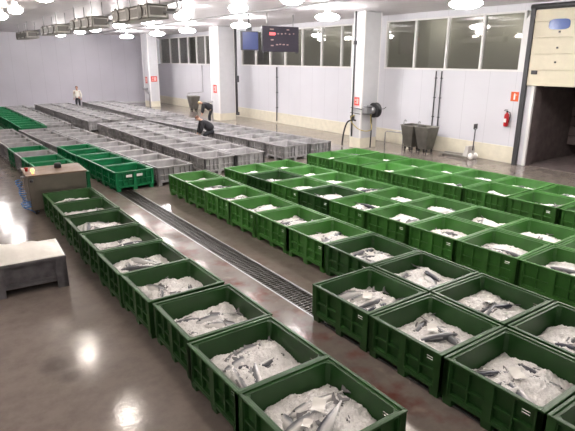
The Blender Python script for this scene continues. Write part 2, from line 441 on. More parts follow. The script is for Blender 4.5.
def get_proto(colr, detail):
    if (colr, detail) in protos: return protos[(colr, detail)]
    m = M[colr]
    if detail:
        b = bin_body(m); parts = {}
        me = [('body', b, 0)]
        def tomesh(n, bm, bev):
            x = bpy.data.meshes.new(n); bm.normal_update(); bm.to_mesh(x); bm.free(); x.materials.append(m); return x
        lst = [('body', tomesh('body', b, 0)), ('rim', tomesh('rim', bin_rim(), 0))]
        for f in FEET: lst.append(('foot', tomesh('foot', foot_bm(*f), 0)))
        protos[(colr, detail)] = lst
    else:
        bm = bin_body(m, False)
        a, b_ = W/2+.008, D/2+.008; t = .045
        box(bm, -a, a, -b_, -b_+t, .562, H); box(bm, -a, a, b_-t, b_, .562, H)
        box(bm, -a, -a+t, -b_+t, b_-t, .562, H); box(bm, a-t, a, -b_+t, b_-t, .562, H)
        for (x,y) in FEET: s=.12; box(bm, x-s/2, x+s/2, y-s/2, y+s/2, 0, .1)
        x = bpy.data.meshes.new('fish_bin'); bm.normal_update(); bm.to_mesh(x); bm.free(); x.materials.append(m)
        protos[(colr, detail)] = x
    return protos[(colr, detail)]
CNAME = {'dark':'dark green','bright':'bright green','emerald':'emerald green','grey':'grey'}
GROUPS = {'dark':'dark green fish bins','bright':'bright green fish bins','emerald':'emerald green fish bins','grey':'grey fish bins'}
def place_bin(x, y, rz, colr, detail, label):
    p = get_proto(colr, detail)
    if detail:
        r = empty('fish_bin', (x,y,0), rz)
        for n, me in p:
            o = bpy.data.objects.new(n, me); link(o, r)
            if n == 'rim':
                bv = o.modifiers.new('bevel','BEVEL'); bv.width = .007; bv.segments = 2
    else:
        r = bpy.data.objects.new('fish_bin', p); link(r); r.location = (x,y,0); r.rotation_euler = (0,0,rz)
    if colr == 'emerald' and abs(y-15.36) < .02 and x > 4:
        for xx in (-.18,.14):
            bm = BM(); box(bm, xx-.09, xx+.09, -D/2-.004, -D/2+.02, .40, .47); q = fin('label_plate', bm, M['paper'], r); q['label'] = 'worn white label'
    return tag(r, label, 'bin', GROUPS[colr])

# ---- ice mounds (height fields with a skirt down to the bin floor)
def ice_h(seed, x, y, lvl, amp):
    a, b_ = W/2-T-.012, D/2-T-.012
    e = max(abs(x)/a, abs(y)/b_)
    edge = max(0, (e-.6)/.4)
    h = lvl + amp*(1-(x/a)**2*.9)*(1-(y/b_)**2*.9) - .045*edge**2
    v = Vector((x*2.6+seed*7.3, y*2.6, seed*3.1))
    h += .075*(noise.noise(v)) + .035*noise.noise(v*2.7) + .018*noise.noise(v*7.5) + .013*noise.noise(v*17)
    return min(max(h, .15), .53)
def ice_mesh(seed, lvl, amp, n, jag=.010):
    a, b_ = W/2-T-.012, D/2-T-.012
    bm = BM(); rng = random.Random(seed)
    G = []
    for i in range(n+1):
        row = []
        for j in range(n+1):
            x = -a+2*a*i/n; y = -b_+2*b_*j/n
            if abs(x) > a-.04 and abs(y) > b_-.04:
                k = (abs(x)+abs(y)) - (a+b_-.045)
                if k > 0: x -= math.copysign(k/2,x); y -= math.copysign(k/2,y)
            row.append(bm.verts.new((x,y,ice_h(seed,x,y,lvl,amp)+rng.uniform(-jag,jag))))
        G.append(row)
    for i in range(n):
        for j in range(n):
            f = bm.faces.new((G[i][j],G[i+1][j],G[i+1][j+1],G[i][j+1])); f.smooth = True
    edge = [G[i][0] for i in range(n+1)]+[G[n][j] for j in range(1,n+1)]+[G[i][n] for i in range(n-1,-1,-1)]+[G[0][j] for j in range(n-1,0,-1)]
    bot = [bm.verts.new((v.co.x,v.co.y,.126)) for v in edge]
    for k in range(len(edge)):
        l = (k+1)%len(edge); bm.faces.new((bot[k],bot[l],edge[l],edge[k]))
    bm.faces.new(bot[::-1])
    me = bpy.data.meshes.new('ice_pile'); bm.normal_update(); bm.to_mesh(me); bm.free(); me.materials.append(M['ice'])
    return me
ICE = {}
def place_ice(x, y, rz, seed, lvl, amp, n, label, grp):
    k = (seed, lvl, amp, n)
    if k not in ICE: ICE[k] = ice_mesh(*k)
    o = bpy.data.objects.new('ice_pile', ICE[k]); link(o); o.location = (x,y,0); o.rotation_euler = (0,0,rz)
    return tag(o, label, 'ice', grp)

# ---- fish
def fish_parts(mi):
    Lf = .56; ns, nr = 16, 12
    prof = [(0,.004),(.03,.022),(.08,.038),(.16,.052),(.28,.062),(.42,.064),(.55,.056),(.68,.043),(.80,.028),(.90,.015),(.96,.011),(1,.010)]
    bm = BM(); rings = []
    for t, r in prof:
        ring = []
        for k in range(nr):
            a = 2*PI*k/nr
            ring.append(bm.verts.new((Lf*(t-.5), r*.66*math.cos(a), r*math.sin(a) - .008*math.sin(t*PI))))
        rings.append(ring)
    for A,B in zip(rings, rings[1:]):
        for k in range(nr):
            f = bm.faces.new((A[k],B[k],B[(k+1)%nr],A[(k+1)%nr])); f.smooth = True
    bm.faces.new(rings[0]); bm.faces.new(rings[-1][::-1])
    def mesh(n, bm, m):
        bmesh.ops.recalc_face_normals(bm, faces=bm.faces)
        x = bpy.data.meshes.new(n); bm.to_mesh(x); bm.free(); x.materials.append(m); return x
    out = [('body', mesh('body', bm, FM[mi]))]
    def flat(pts, th=.004):
        bm = BM(); a = [bm.verts.new((x,-th,z)) for x,z in pts]; b_ = [bm.verts.new((x,th,z)) for x,z in pts]
        bm.faces.new(a); bm.faces.new(b_[::-1])
        for i in range(len(pts)):
            j = (i+1)%len(pts); bm.faces.new((a[i],b_[i],b_[j],a[j]))
        return bm
    e = Lf/2
    out.append(('tail_fin', mesh('tail_fin', flat([(e-.012,.008),(e+.04,.055),(e+.065,.062),(e+.035,.0),(e+.065,-.062),(e+.04,-.055),(e-.012,-.008)]), M['fin'])))
    out.append(('dorsal_fin', mesh('dorsal_fin', flat([(-.08,.05),(-.04,.10),(-.02,.082),(.06,.062),(.07,.042)]), M['fin'])))
    out.append(('anal_fin', mesh('anal_fin', flat([(.04,-.05),(.09,-.085),(.11,-.045)]), M['fin'])))
    bm = BM(); hexa(bm, [(-.15,.035,-.012),(-.14,.035,.004),(-.06,.055,.0),(-.055,.055,-.02),(-.15,.042,-.012),(-.14,.042,.004),(-.06,.062,.0),(-.055,.062,-.02)])
    out.append(('pectoral_fin', mesh('pectoral_fin', bm, M['fin'])))
    bm = BM()
    for s in (-1,1): bmesh.ops.create_uvsphere(bm, u_segments=8, v_segments=6, radius=.009, matrix=Matrix.Translation((-.235,s*.022,.008)))
    out.append(('eye', mesh('eye', bm, M['eye'])))
    return out
FISH = [fish_parts(0), fish_parts(1)]
def joined(parts):
    bm = BM(); mats = []
    for n, me in parts:
        b0 = len(bm.faces); bm.from_mesh(me); bm.faces.ensure_lookup_table()
        mm = me.materials[0]
        if mm not in mats: mats.append(mm)
        for f in bm.faces[b0:]: f.material_index = mats.index(mm)
    x = bpy.data.meshes.new('fish'); bm.to_mesh(x); bm.free()
    for m_ in mats: x.materials.append(m_)
    return x
FISH1 = [joined(f) for f in FISH]
def place_fish(bx, by, brz, seed, lvl, amp, lx, ly, yaw, kind, scale, sink, detail, label, grp, roll=None):
    rng = random.Random(int(lx*1000)+int(ly*777)+seed)
    c, s = math.cos(brz), math.sin(brz)
    z = ice_h(seed, lx, ly, lvl, amp)
    e = .2*scale
    za = ice_h(seed, lx-e*math.cos(yaw), ly-e*math.sin(yaw), lvl, amp); zb = ice_h(seed, lx+e*math.cos(yaw), ly+e*math.sin(yaw), lvl, amp)
    pitch = -math.atan2(zb-za, 2*e)*.8
    loc = (bx+c*lx-s*ly, by+s*lx+c*ly, max((za+zb)/2, z-.02)+.045*scale-sink)
    R_ = Matrix.Rotation(yaw+brz,4,'Z') @ Matrix.Rotation(pitch,4,'Y') @ Matrix.Rotation(rng.choice((-1,1))*rng.uniform(.9,1.5) if roll is None else roll,4,'X')
    mtx = Matrix.Translation(loc) @ R_ @ Matrix.Scale(scale,4)
    if detail:
        r = bpy.data.objects.new('fish', None); r.empty_display_size = .1; link(r); r.matrix_world = mtx
        bd = None
        for n, me in FISH[kind]:
            q = link(bpy.data.objects.new(n, me), r if n in ('body','tail_fin','dorsal_fin') else bd)
            if n == 'body': bd = q
    else:
        r = bpy.data.objects.new('fish', FISH1[kind]); link(r); r.matrix_world = mtx
    return tag(r, label, 'fish', grp)

ORD = ['first','second','third','fourth','fifth','sixth','seventh','eighth','ninth','tenth','eleventh','twelfth']
POS = ['rightmost','second from the right','third from the right','fourth from the right','fifth from the right','sixth from the right','seventh from the right','eighth from the right','ninth from the right']
# right direction of the picture on the floor, used only to word the labels
RD = Vector((.815,-.58))
fish_total = 0
def fill(bx, by, rz, seed, lvl, amp, n_ice, nfish, detail, where, grp, tagpaper=0, spots=None):
    """ice pile and fish of one bin"""
    place_ice(bx, by, rz, seed, lvl, amp, n_ice, 'crushed ice filling %s' % where, 'piles of crushed ice in ' + grp)
    rng = random.Random(seed*13+int(by*10)+int(bx*31)); fs = []
    tries = 0
    while len(fs) < nfish and tries < 300:
        tries += 1
        lx = rng.uniform(-.34,.34); ly = rng.uniform(-.34,.34)
        if any(math.hypot(lx-f[0],ly-f[1]) < .15 for f in fs): continue
        yaw = rng.choice((0,0,PI)) + rng.uniform(-.5,.5) + (PI/2 if rng.random()<.45 else 0)
        mx = max(.03, .50-.38*abs(math.cos(yaw))-.05*abs(math.sin(yaw))); lx = max(-mx, min(mx, lx))
        my = max(.03, .49-.38*abs(math.sin(yaw))-.05*abs(math.cos(yaw))); ly = max(-my, min(my, ly))
        fs.append((lx,ly,yaw))
    fs.sort(key=lambda f: -(f[0]*RD.x+f[1]*RD.y))
    for k, (lx,ly,yaw) in enumerate(fs):
        kind = 1 if rng.random() < .4 else 0
        nm = 'dark-backed' if kind else 'silver'
        if len(fs) == 1: lb = '%s fish half buried in ice in %s' % (nm, where)
        else: lb = '%s fish, %s, in %s' % (nm, POS[k], where)
        place_fish(bx, by, rz, seed, lvl, amp, lx, ly, yaw, kind, rng.uniform(1.05,1.3), rng.uniform(.055,.095), detail, lb, 'fish in ' + grp)
    for k in range(tagpaper):
        lx, ly = [( .02,.05),(-.2,-.05)][k]; a = rng.uniform(.2,1)
        c, s = math.cos(rz), math.sin(rz)
        bm = BM(); w_, h_ = (.10,.065) if k == 0 else (.07,.045)
        nn = 6; G = []
        for i in range(nn+1):
            G.append([bm.verts.new((-w_+2*w_*i/nn, -h_+2*h_*j/4, .012*math.sin(i*1.1+j*.6))) for j in range(5)])
        for i in range(nn):
            for j in range(4): bm.faces.new((G[i][j],G[i+1][j],G[i+1][j+1],G[i][j+1]))
        o = fin('paper_tag', bm, M['paper'], smooth=True)
        o.location = (bx+c*lx-s*ly, by+s*lx+c*ly, ice_h(seed,lx,ly,lvl,amp)+.05)
        o.rotation_euler = (rng.uniform(-.15,.15), rng.uniform(-.15,.15), a)
        tag(o, ('white' if k == 0 else 'smaller white') + ' paper tag lying on the fish in %s' % where, 'tag', 'paper tags')

# --- dark green row left of the drain (from the camera back)
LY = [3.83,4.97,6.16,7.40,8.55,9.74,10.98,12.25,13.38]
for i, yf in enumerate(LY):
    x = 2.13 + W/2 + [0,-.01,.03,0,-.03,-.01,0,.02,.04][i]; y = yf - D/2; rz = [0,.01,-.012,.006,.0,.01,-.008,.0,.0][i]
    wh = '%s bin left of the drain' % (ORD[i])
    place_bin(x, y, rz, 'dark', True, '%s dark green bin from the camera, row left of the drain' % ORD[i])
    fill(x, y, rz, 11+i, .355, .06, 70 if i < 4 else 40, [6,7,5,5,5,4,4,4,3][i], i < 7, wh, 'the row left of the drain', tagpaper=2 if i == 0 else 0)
# --- first short column right of the drain
for i, yf in enumerate([1.89,3.07,4.25,5.44]):
    x = 4.33 + W/2; y = yf - D/2; rz = [0,.004,-.006,.012][i]
    wh = '%s bin, first column right of drain' % ORD[i]
    place_bin(x, y, rz, 'dark', True, '%s dark green bin from camera in first column right of drain' % ORD[i])
    fill(x, y, rz, 31+i, .33, .07, 60, [5,5,5,5][i], True, wh, 'the first column right of the drain', tagpaper=1 if i > 0 else 0)
# --- second column
SY = [3.08,4.27,5.46,6.64,7.82,9.0,10.18,11.34,12.50,13.68]
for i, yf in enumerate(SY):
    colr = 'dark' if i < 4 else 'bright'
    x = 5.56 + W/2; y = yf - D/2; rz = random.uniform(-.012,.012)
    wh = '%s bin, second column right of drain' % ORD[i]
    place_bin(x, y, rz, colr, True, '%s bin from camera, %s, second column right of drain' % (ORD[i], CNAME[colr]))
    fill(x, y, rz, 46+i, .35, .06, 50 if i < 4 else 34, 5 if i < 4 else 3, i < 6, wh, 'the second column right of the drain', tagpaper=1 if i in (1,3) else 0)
# --- the pairs of columns towards the window wall
def column(name, x_near, x_far, ys, colr_of, seed0, nf=2):
    for i, yf in enumerate(ys):
        t = (yf-ys[0])/(ys[-1]-ys[0]); x = x_near+(x_far-x_near)*t + W/2 + random.uniform(-.015,.015)
        y = yf - D/2; rz = math.atan2(x_near-x_far, ys[-1]-ys[0]) + random.uniform(-.012,.012)
        colr = colr_of(i); wh = '%s bin of %s column' % (ORD[i], name)
        place_bin(x, y, rz, colr, x*x+y*y < 190, '%s bin from camera, %s, %s column from the drain' % (ORD[i], CNAME[colr], name))
        fill(x, y, rz, seed0+i%5, .35, .06, 26, nf, False, wh+' right of drain', 'the %s column right of the drain' % name)
TY = [4.28,5.46,6.62,7.78,8.95,10.1,11.26,12.42,13.65]
column('third', 7.77, 7.36, TY, lambda i: 'dark' if i in (5,7) else 'bright', 60, 3)
column('fourth', 8.99, 8.58, TY, lambda i: 'bright', 66, 2)
VY = [5.5,6.7,7.92,9.12,10.32,11.5,12.78,14.1]
column('fifth', 11.35, 10.84, VY, lambda i: 'bright', 72, 2)
column('sixth', 12.5, 12.06, VY[1:], lambda i: 'bright', 78, 2)

# --- the field of bins behind (grey and emerald)
def block(field, cname, xn, xf, y0, n, colr_of, ice_of=lambda i: None):
    for i in range(n):
        t = i/max(1,n-1); x = xn+(xf-xn)*t + W/2 + random.uniform(-.02,.02); y = y0 + 1.185*i + D/2 + random.uniform(-.01,.01)
        rz = math.atan2(xn-xf, 1.185*(n-1)) + random.uniform(-.012,.012); colr = colr_of(i)
        place_bin(x, y, rz, colr, False, '%s %s bin from camera, %s column of the %s bin field' % (ORD[i], CNAME[colr], cname, field))
        s = ice_of(i)
        if s: place_ice(x, y, rz, 90+i%4, s[0], s[1], 22, 'ice in %s bin from camera, %s column of the %s field' % (ORD[i], cname, field), 'ice in the %s bin field' % field)
low = lambda i: (.2,.06) if i % 3 else (.27,.09)
block('middle', 'first', 2.66, 2.36, 15.4, 10, lambda i: 'emerald' if i in (0,1,2,4) else 'grey', low)
block('middle', 'second', 4.37, 3.72, 14.79, 10, lambda i: 'emerald' if i < 5 else 'grey', lambda i: (.17,.04) if i == 2 else None)
block('middle', 'third', 5.62, 4.95, 14.79, 10, lambda i: 'grey', lambda i: (.32,.09) if i in (0,1,2,4,7) else (.25,.09))
block('middle', 'fourth', 7.50, 7.42, 15.34, 10, lambda i: 'grey', lambda i: (.30,.09) if i in (0,3,6) else (.25,.09))
block('middle', 'fifth', 8.73, 8.65, 15.38, 10, lambda i: 'grey', lambda i: (.33,.10) if i in (0,1,2) else (.25,.09))
block('middle', 'sixth', 11.08, 10.14, 15.92, 10, lambda i: 'grey', lambda i: (.31,.09) if i in (0,2) else (.25,.09))
block('middle', 'seventh', 12.31, 11.37, 15.92, 10, lambda i: 'grey', lambda i: (.2,.08))
block('far', 'first', 2.0, 1.75, 27.5, 11, lambda i: 'emerald')
block('far', 'second', 3.9, 3.75, 27.4, 11, lambda i: 'emerald')
block('far', 'third', 5.13, 5.0, 27.8, 11, lambda i: 'grey', low)
block('far', 'fourth', 7.25, 7.0, 28.4, 11, lambda i: 'grey', low)
block('far', 'fifth', 8.48, 8.23, 28.4, 11, lambda i: 'grey', low)
block('far', 'sixth', 10.50, 10.42, 28.7, 11, lambda i: 'grey', low)
block('far', 'seventh', 11.73, 11.65, 28.7, 11, lambda i: 'grey', low)

# ------------------------------------------------------------------ bulk ice tub at the left
t = tag(empty('ice_tub', (.62,9.33,0), -.06), 'low grey plastic tub heaped with clean white ice at the frame\'s left edge'.replace("frame's left edge","left of the bin row"), 'tub')
TW, TD, TH = 2.12, .98, .56
bm = BM()
def tubwall(bm, L_, place):
    c = L_/2
    us = [0,.17,.19,c-.13,c-.11,c+.11,c+.13,L_-.19,L_-.17,L_]; vs = [.0,.13,.16,.21,.47,.50,TH-.05]
    def dep(i,j):
        if i in (0,4,8): return 0
        if j == 0: return None
        if i in (1,3,5,7): return -.02
        return {1:-.01,2:-.03,3:-.055,4:-.03,5:0}[j]
    relief(bm, us, vs, dep, place)
tubwall(bm, TW, lambda u,v,n: (-TW/2+u,-TD/2-n,v)); tubwall(bm, TD, lambda u,v,n: (TW/2+n,-TD/2+u,v))
tubwall(bm, TW, lambda u,v,n: (TW/2-u,TD/2+n,v)); tubwall(bm, TD, lambda u,v,n: (-TW/2-n,TD/2-u,v))
box(bm, -TW/2+.03, TW/2-.03, -TD/2+.03, TD/2-.03, .13, .16)
fin('body', bm, M['oldgrey'], t)
bm = BM(); a, b_ = TW/2+.01, TD/2+.01
box(bm,-a,a,-b_,-b_+.05,TH-.05,TH); box(bm,-a,a,b_-.05,b_,TH-.05,TH); box(bm,-a,-a+.05,-b_+.05,b_-.05,TH-.05,TH); box(bm,a-.05,a,-b_+.05,b_-.05,TH-.05,TH)
fin('rim', bm, M['oldgrey'], t, bevel=.01)
# worn dark stencil strokes on the front panel
bm = BM()
for k,(x,w_) in enumerate(((-.36,.05),(-.24,.03),(-.12,.05))):
    box(bm, x-.0, x+w_, -TD/2+.031, -TD/2+.036, .33, .40)
fin('stencil_mark', bm, M['black'], t)
bm = BM(); n1, n2 = 50, 26; G = []
a, b_ = TW/2-.008, TD/2-.008
for i in range(n1+1):
    row = []
    for j in range(n2+1):
        x = -a+2*a*i/n1; y = -b_+2*b_*j/n2
        e = max(abs(x)/a,abs(y)/b_)
        h = TH-.03 + .20*(1-(x/a)**4)*(1-(y/b_)**2) + .03*noise.noise(Vector((x*3,y*3,5))) + .015*noise.noise(Vector((x*9,y*9,5)))
        h += .10*math.exp(-((x+.15)**2+(y+.0)**2)/.06)
        row.append(bm.verts.new((x,y,max(h, TH+.012) if e<.999 else TH+.008)))
    G.append(row)
for i in range(n1):
    for j in range(n2): bm.faces.new((G[i][j],G[i+1][j],G[i+1][j+1],G[i][j+1])).smooth = True
ed = [G[i][0] for i in range(n1+1)]+[G[n1][j] for j in range(1,n2+1)]+[G[i][n2] for i in range(n1-1,-1,-1)]+[G[0][j] for j in range(n2-1,0,-1)]
bo = [bm.verts.new((v.co.x,v.co.y,TH+.001)) for v in ed]
for k in range(len(ed)):
    l = (k+1)%len(ed); bm.faces.new((bo[k],bo[l],ed[l],ed[k]))
bm.faces.new(bo[::-1])
o = fin('ice_heap', bm, M['brightice']); o.location = t.location; o.rotation_euler = t.rotation_euler
tag(o, 'tall heap of clean white ice in the low grey tub', 'ice')

# ------------------------------------------------------------------ steel tank
t = tag(empty('steel_tank', (2.62,14.08,0), -.05), 'stainless steel tank with brownish top between green bins', 'tank')
bm = BM(); hexa(bm, [(-.66,-.52,.13),(.66,-.52,.13),(.66,.52,.13),(-.66,.52,.13),(-.68,-.54,.98),(.68,-.54,.98),(.68,.54,.98),(-.68,.54,.98)])
fin('tank_body', bm, M['steel'], t, bevel=.015)
bm = BM(); box(bm, -.71,.71,-.57,.57,.98,1.02); fin('lid', bm, M['brownlid'], t, bevel=.012)
for (x,y) in ((-.56,-.42),(.56,-.42),(-.56,.42),(.56,.42)):
    bm = BM(); box(bm, x-.03,x+.03,y-.03,y+.03,.08,.14); lathe(bm, [(.02,-.03),(.05,-.028),(.05,.028),(.02,.03)], (x,y,.05), 12, 'x')
    fin('caster', bm, M['dkgrey'], t)
bm = BM(); lathe(bm, [(.075,0),(.09,.01),(.085,.11),(.07,.125),(.02,.13)], (.13,.12,1.02)); fin('cap', bm, M['black'], t)
bm = BM(); lathe(bm, [(.03,0),(.03,.05),(.05,.055),(.05,.09),(.03,.12),(.01,.13)], (-.52,-.33,1.02), 14); fin('beacon', bm, M['beacon'], t)
bm = BM(); lathe(bm, [(.035,0),(.035,.06),(.055,.065),(.055,.085),(.01,.09)], (-.62,.05,1.02), 14); fin('valve_wheel', bm, M['redsign'], t)
bm = BM(); tube(bm, [(-.68,-.2,.93),(-.78,-.2,.93),(-.80,-.2,.86),(-.80,-.2,.7)], .025, 8); fin('pipe', bm, M['galv'], t)
bm = BM(); lathe(bm, [(.02,0),(.04,.005),(.04,.07),(.02,.075)], (-.60,-.61,.86), 12); tube(bm, [(-.60,-.61,.9),(-.60,-.54,.9)], .02); fin('drain_valve', bm, M['dkgrey'], t)
bm = BM(); pts = []
for k in range(150):
    a = k*2*PI/12; z = .86-.0044*k
    rr = .06+.018*math.sin(k*.11)+(.04 if k > 115 else 0)
    pts.append((1.76+rr*math.cos(a)+(.0006*k), 13.96+rr*math.sin(a)-.002*k, max(z,.2)))
pts += [(1.95,13.62,.12),(2.02,13.68,.03),(2.12,13.9,.015)]
tube(bm, pts, .011, 6); tag(fin('coiled_hose', bm, M['blue']), 'blue coiled air hose hanging beside the steel tank', 'hose')

# ------------------------------------------------------------------ window wall objects
# extinguisher
t = tag(empty('fire_extinguisher', (WX-.14,11.12,1.36)), 'red fire extinguisher on the wall beside the dock door', 'fire extinguisher')
bm = BM(); lathe(bm, [(.05,0),(.085,.02),(.09,.05),(.09,.40),(.075,.46),(.03,.50),(.03,.53)], n=18); fin('cylinder', bm, M['red'], t)
bm = BM(); lathe(bm, [(.03,.52),(.035,.53),(.035,.56),(.01,.57)]); box(bm, -.015,.015,-.02,.13,.57,.59); box(bm,-.015,.015,-.02,.11,.61,.625); fin('handle', bm, M['black'], t)
bm = BM(); tube(bm, [(0,-.03,.55),(0,-.12,.52),(0,-.14,.4),(0,-.12,.25),(0,-.10,.16)], .014); fin('hose', bm, M['black'], t)
bm = BM(); box(bm, -.093,-.088,-.05,.05,.16,.30); fin('label_plate', bm, M['signwhite'], t)
bm = BM(); box(bm, .06,.14,-.04,.04,.2,.35); fin('bracket', bm, M['dkgrey'], t)
t = tag(empty('extinguisher_sign', (WX-.012,10.98,2.46)), 'red square sign above the wall fire extinguisher', 'sign')
bm = BM(); box(bm, -.008,.008,-.15,.15,-.17,.17); fin('plate', bm, mat('orange red enamel', (.75,.13,.04), .4), t)
bm = BM(); box(bm, -.014,-.008,-.03,.035,-.11,.08); box(bm,-.014,-.008,-.015,.02,.08,.12); box(bm,-.014,-.008,-.09,-.03,.05,.07); fin('pictogram', bm, M['signwhite'], t)

def sign(name, loc, face, w_, h_, lab):
    t = tag(empty(name, loc, 0 if face == 'x' else PI/2), lab, 'sign')
    bm = BM(); box(bm, -.008,.008,-w_/2,w_/2,-h_/2,h_/2); fin('plate', bm, M['redsign'], t)
    bm = BM()
    box(bm, -.013,-.008,-w_*.36,w_*.02,-h_*.34,h_*.34); box(bm, -.013,-.008,w_*.1,w_*.34,-h_*.3,-h_*.12); box(bm, -.013,-.008,w_*.1,w_*.34,h_*.05,h_*.3)
    fin('pictogram', bm, mat('pinkish pictogram', (.8,.45,.42), .5), t)
sign('fire_sign', (15.585,16.78,2.02), 'x', .30, .34, 'red fire hose sign on the pillar with the hose reel')
sign('fire_sign', (15.585,29.85,1.95), 'x', .42, .5, 'red sign on the middle pillar behind the bending worker')
sign('fire_sign', (15.96,40.985,2.2), 'y', .5, .42, 'red sign on the nearer face of the farthest pillar')
sign('fire_sign', (15.585,41.7,2.1), 'x', .42, .5, 'small red sign on the side face of the farthest pillar')

# steel hoppers
def hopper(loc, rz, w_, lab, scale=1):
    t = tag(empty('steel_hopper', loc, rz), lab, 'hopper', 'steel waste hoppers')
    bm = BM(); a, b_, h = w_/2, .36, 1.06
    hexa(bm, [(-a*.62,-b_*.62,.14),(a*.62,-b_*.62,.14),(a*.62,b_*.62,.14),(-a*.62,b_*.62,.14),(-a,-b_,h),(a,-b_,h),(a,b_,h),(-a,b_,h)])
    bm.faces.ensure_lookup_table(); bm.faces.remove(bm.faces[1])
    bmesh.ops.solidify(bm, geom=bm.faces[:], thickness=.02)
    fin('hopper_body', bm, M['hopper'], t)
    bm = BM(); tube(bm, [(-a,-b_,h),(a,-b_,h),(a,b_,h),(-a,b_,h),(-a,-b_,h)], .022); fin('rim', bm, M['hopper'], t)
    bm = BM(); tube(bm, [(a*.5,b_,h)]+[(a*.5,b_,h+.12)]+[(a*.5,b_-.07+.07*math.cos(q),h+.14+.07*math.sin(q)) for q in (.5,1.2,1.9,2.6,3.1)], .02); fin('handle', bm, M['galv'], t)
    for (x,y) in ((-.2,-.16),(.2,-.16),(-.2,.16),(.2,.16)):
        bm = BM(); box(bm, x-.02,x+.02,y-.02,y+.02,.08,.15); lathe(bm, [(.02,-.02),(.055,-.018),(.055,.018),(.02,.02)], (x,y,.055), 12, 'x'); fin('caster', bm, M['black'], t)
hopper((17.35,15.12,0), PI/2, .68, 'tapered steel waste hopper under the window wall, nearer the hose pillar')
hopper((17.35,14.33,0), PI/2, .72, 'tapered steel waste hopper under the window wall, nearer the pallet truck')
hopper((17.2,36.5,0), PI/2-.15, 1.1, 'far steel waste hopper behind the two bending workers')
# pipe pair on the wall
for y in (14.62,14.33):
    bm = BM(); tube(bm, [(WX-.06,y,.62+.4),(WX-.06,y,3.3)], .025)
    for z in (1.4,2.2,3.0): box(bm, WX-.09,WX,y-.04,y+.04,z,z+.03)
    tag(fin('wall_conduit', bm, M['dkgrey']), 'vertical metal conduit on window wall above hoppers, %s' % ('left of its twin' if y > 14.5 else 'right of its twin'), 'conduit', 'conduits above the hoppers')
bm = BM(); tube(bm, [(WX-.06,26.5,.1),(WX-.06,26.5,3.3)], .035)
for z in (.9,1.8,2.7): box(bm, WX-.1,WX,26.44,26.56,z,z+.04)
tag(fin('wall_conduit', bm, M['dkgrey']), 'lone vertical conduit on white wall between middle and hose pillars', 'conduit')
bm = BM(); tube(bm, [(16.78,36.5,1.3),(WX-.05,36.5,1.35),(WX-.05,36.5,3.3)], .03)
tag(fin('wall_conduit', bm, M['galv']), 'vertical conduit above the far steel hopper', 'conduit')
# low pipe guard rail
bm = BM(); tube(bm, [(17.62,16.95,0),(17.62,16.95,.5),(17.62,16.85,.58),(17.62,15.95,.60),(17.62,15.85,.5),(17.62,15.85,0)], .025)
tag(fin('guard_rail', bm, M['galv']), 'low bent pipe rail on the floor beside the hose pillar', 'rail')
# pallet truck
t = tag(empty('pallet_truck', (17.6,12.25,0), PI/2+.02), 'hand pallet truck parked by the cream base of the window wall', 'pallet truck')
for s in (-.19,.19):
    bm = BM(); hexa(bm, [(.1,s-.08,.07),(1.35,s-.07,.04),(1.35,s+.07,.04),(.1,s+.08,.07),(.1,s-.08,.13),(1.35,s-.07,.10),(1.35,s+.07,.10),(.1,s+.08,.13)]); fin('fork', bm, M['hopper'], t, bevel=.01)
    bm = BM(); lathe(bm, [(.01,-.04),(.035,-.04),(.035,.04),(.01,.04)], (1.15,s,.036), 12, 'y'); fin('roller', bm, M['black'], t)
    bm = BM(); lathe(bm, [(.02,-.045),(.12,-.04),(.12,.04),(.02,.045)], (-.08,s*.75,.12), 18, 'y'); fin('wheel', bm, M['signwhite'], t)
bm = BM(); hexa(bm, [(.0,-.27,.10),(.2,-.27,.10),(.2,.27,.10),(0,.27,.10),(.0,-.20,.50),(.14,-.20,.50),(.14,.20,.50),(.0,.20,.50)]); box(bm,-.08,.04,-.08,.08,.12,.34)
fin('pump_frame', bm, M['evap'], t, bevel=.01)
bm = BM(); tube(bm, [(-.06,0,.3),(-.08,0,1.16)], .022); fin('tiller', bm, M['dkgrey'], t)
bm = BM(); tube(bm, [(-.08,0,1.14),(-.08,-.10,1.2),(-.08,-.10,1.36),(-.08,.10,1.36),(-.08,.10,1.2),(-.08,0,1.14)], .022); box(bm,-.1,-.06,-.09,.09,1.20,1.34); fin('handle', bm, M['dkgrey'], t)

# hose reel on the near pillar's face
t = tag(empty('hose_reel', (16.15,16.22,1.66)), 'black hose reel mounted on the face of the near pillar', 'hose reel')
bm = BM(); lathe(bm, [(.30,-.11),(.32,-.09),(.30,-.08),(.22,-.07),(.27,0),(.22,.07),(.30,.08),(.32,.09),(.30,.11)], (0,0,0), 26, 'x'); fin('drum', bm, M['black'], t)
bm = BM(); lathe(bm, [(.12,-.20),(.15,-.12),(.14,.0)], (-.06,0,0), 18, 'x'); fin('hub', bm, M['galv'], t)
bm = BM(); box(bm, -.26,-.18,-.02,.25,-.2,.2); box(bm, -.3,.2,.17,.25,-.05,.05); box(bm,-.52,-.2,-.05,.25,-.12,.12); fin('bracket', bm, M['galv'], t, bevel=.01)
bm = BM(); tube(bm, [(.0,-.24,.05),(.3,-.24,.06),(.45,-.2,.12)], .015); tube(bm, [(-.2,-.05,.12),(-.75,-.05,.18)], .018); tube(bm, [(-.2,-.05,-.15),(-.8,-.05,-.12)], .015); fin('guide_arm', bm, M['dkgrey'], t)
bm = BM(); tube(bm, [(15.95,16.25,1.5),(15.97,16.22,1.2),(15.99,16.23,.7),(15.98,16.24,.05)], .03)
tag(fin('hose', bm, M['black']), 'black hose hanging straight down from the reel', 'hose')
bm = BM(); P0 = [(15.9,16.2,1.52),(15.85,16.15,1.2),(15.72,15.95,.9),(15.50,16.1,.82),(15.42,16.5,.9),(15.42,16.9,1.15),(15.45,16.95,1.35),(15.52,16.8,1.42)]
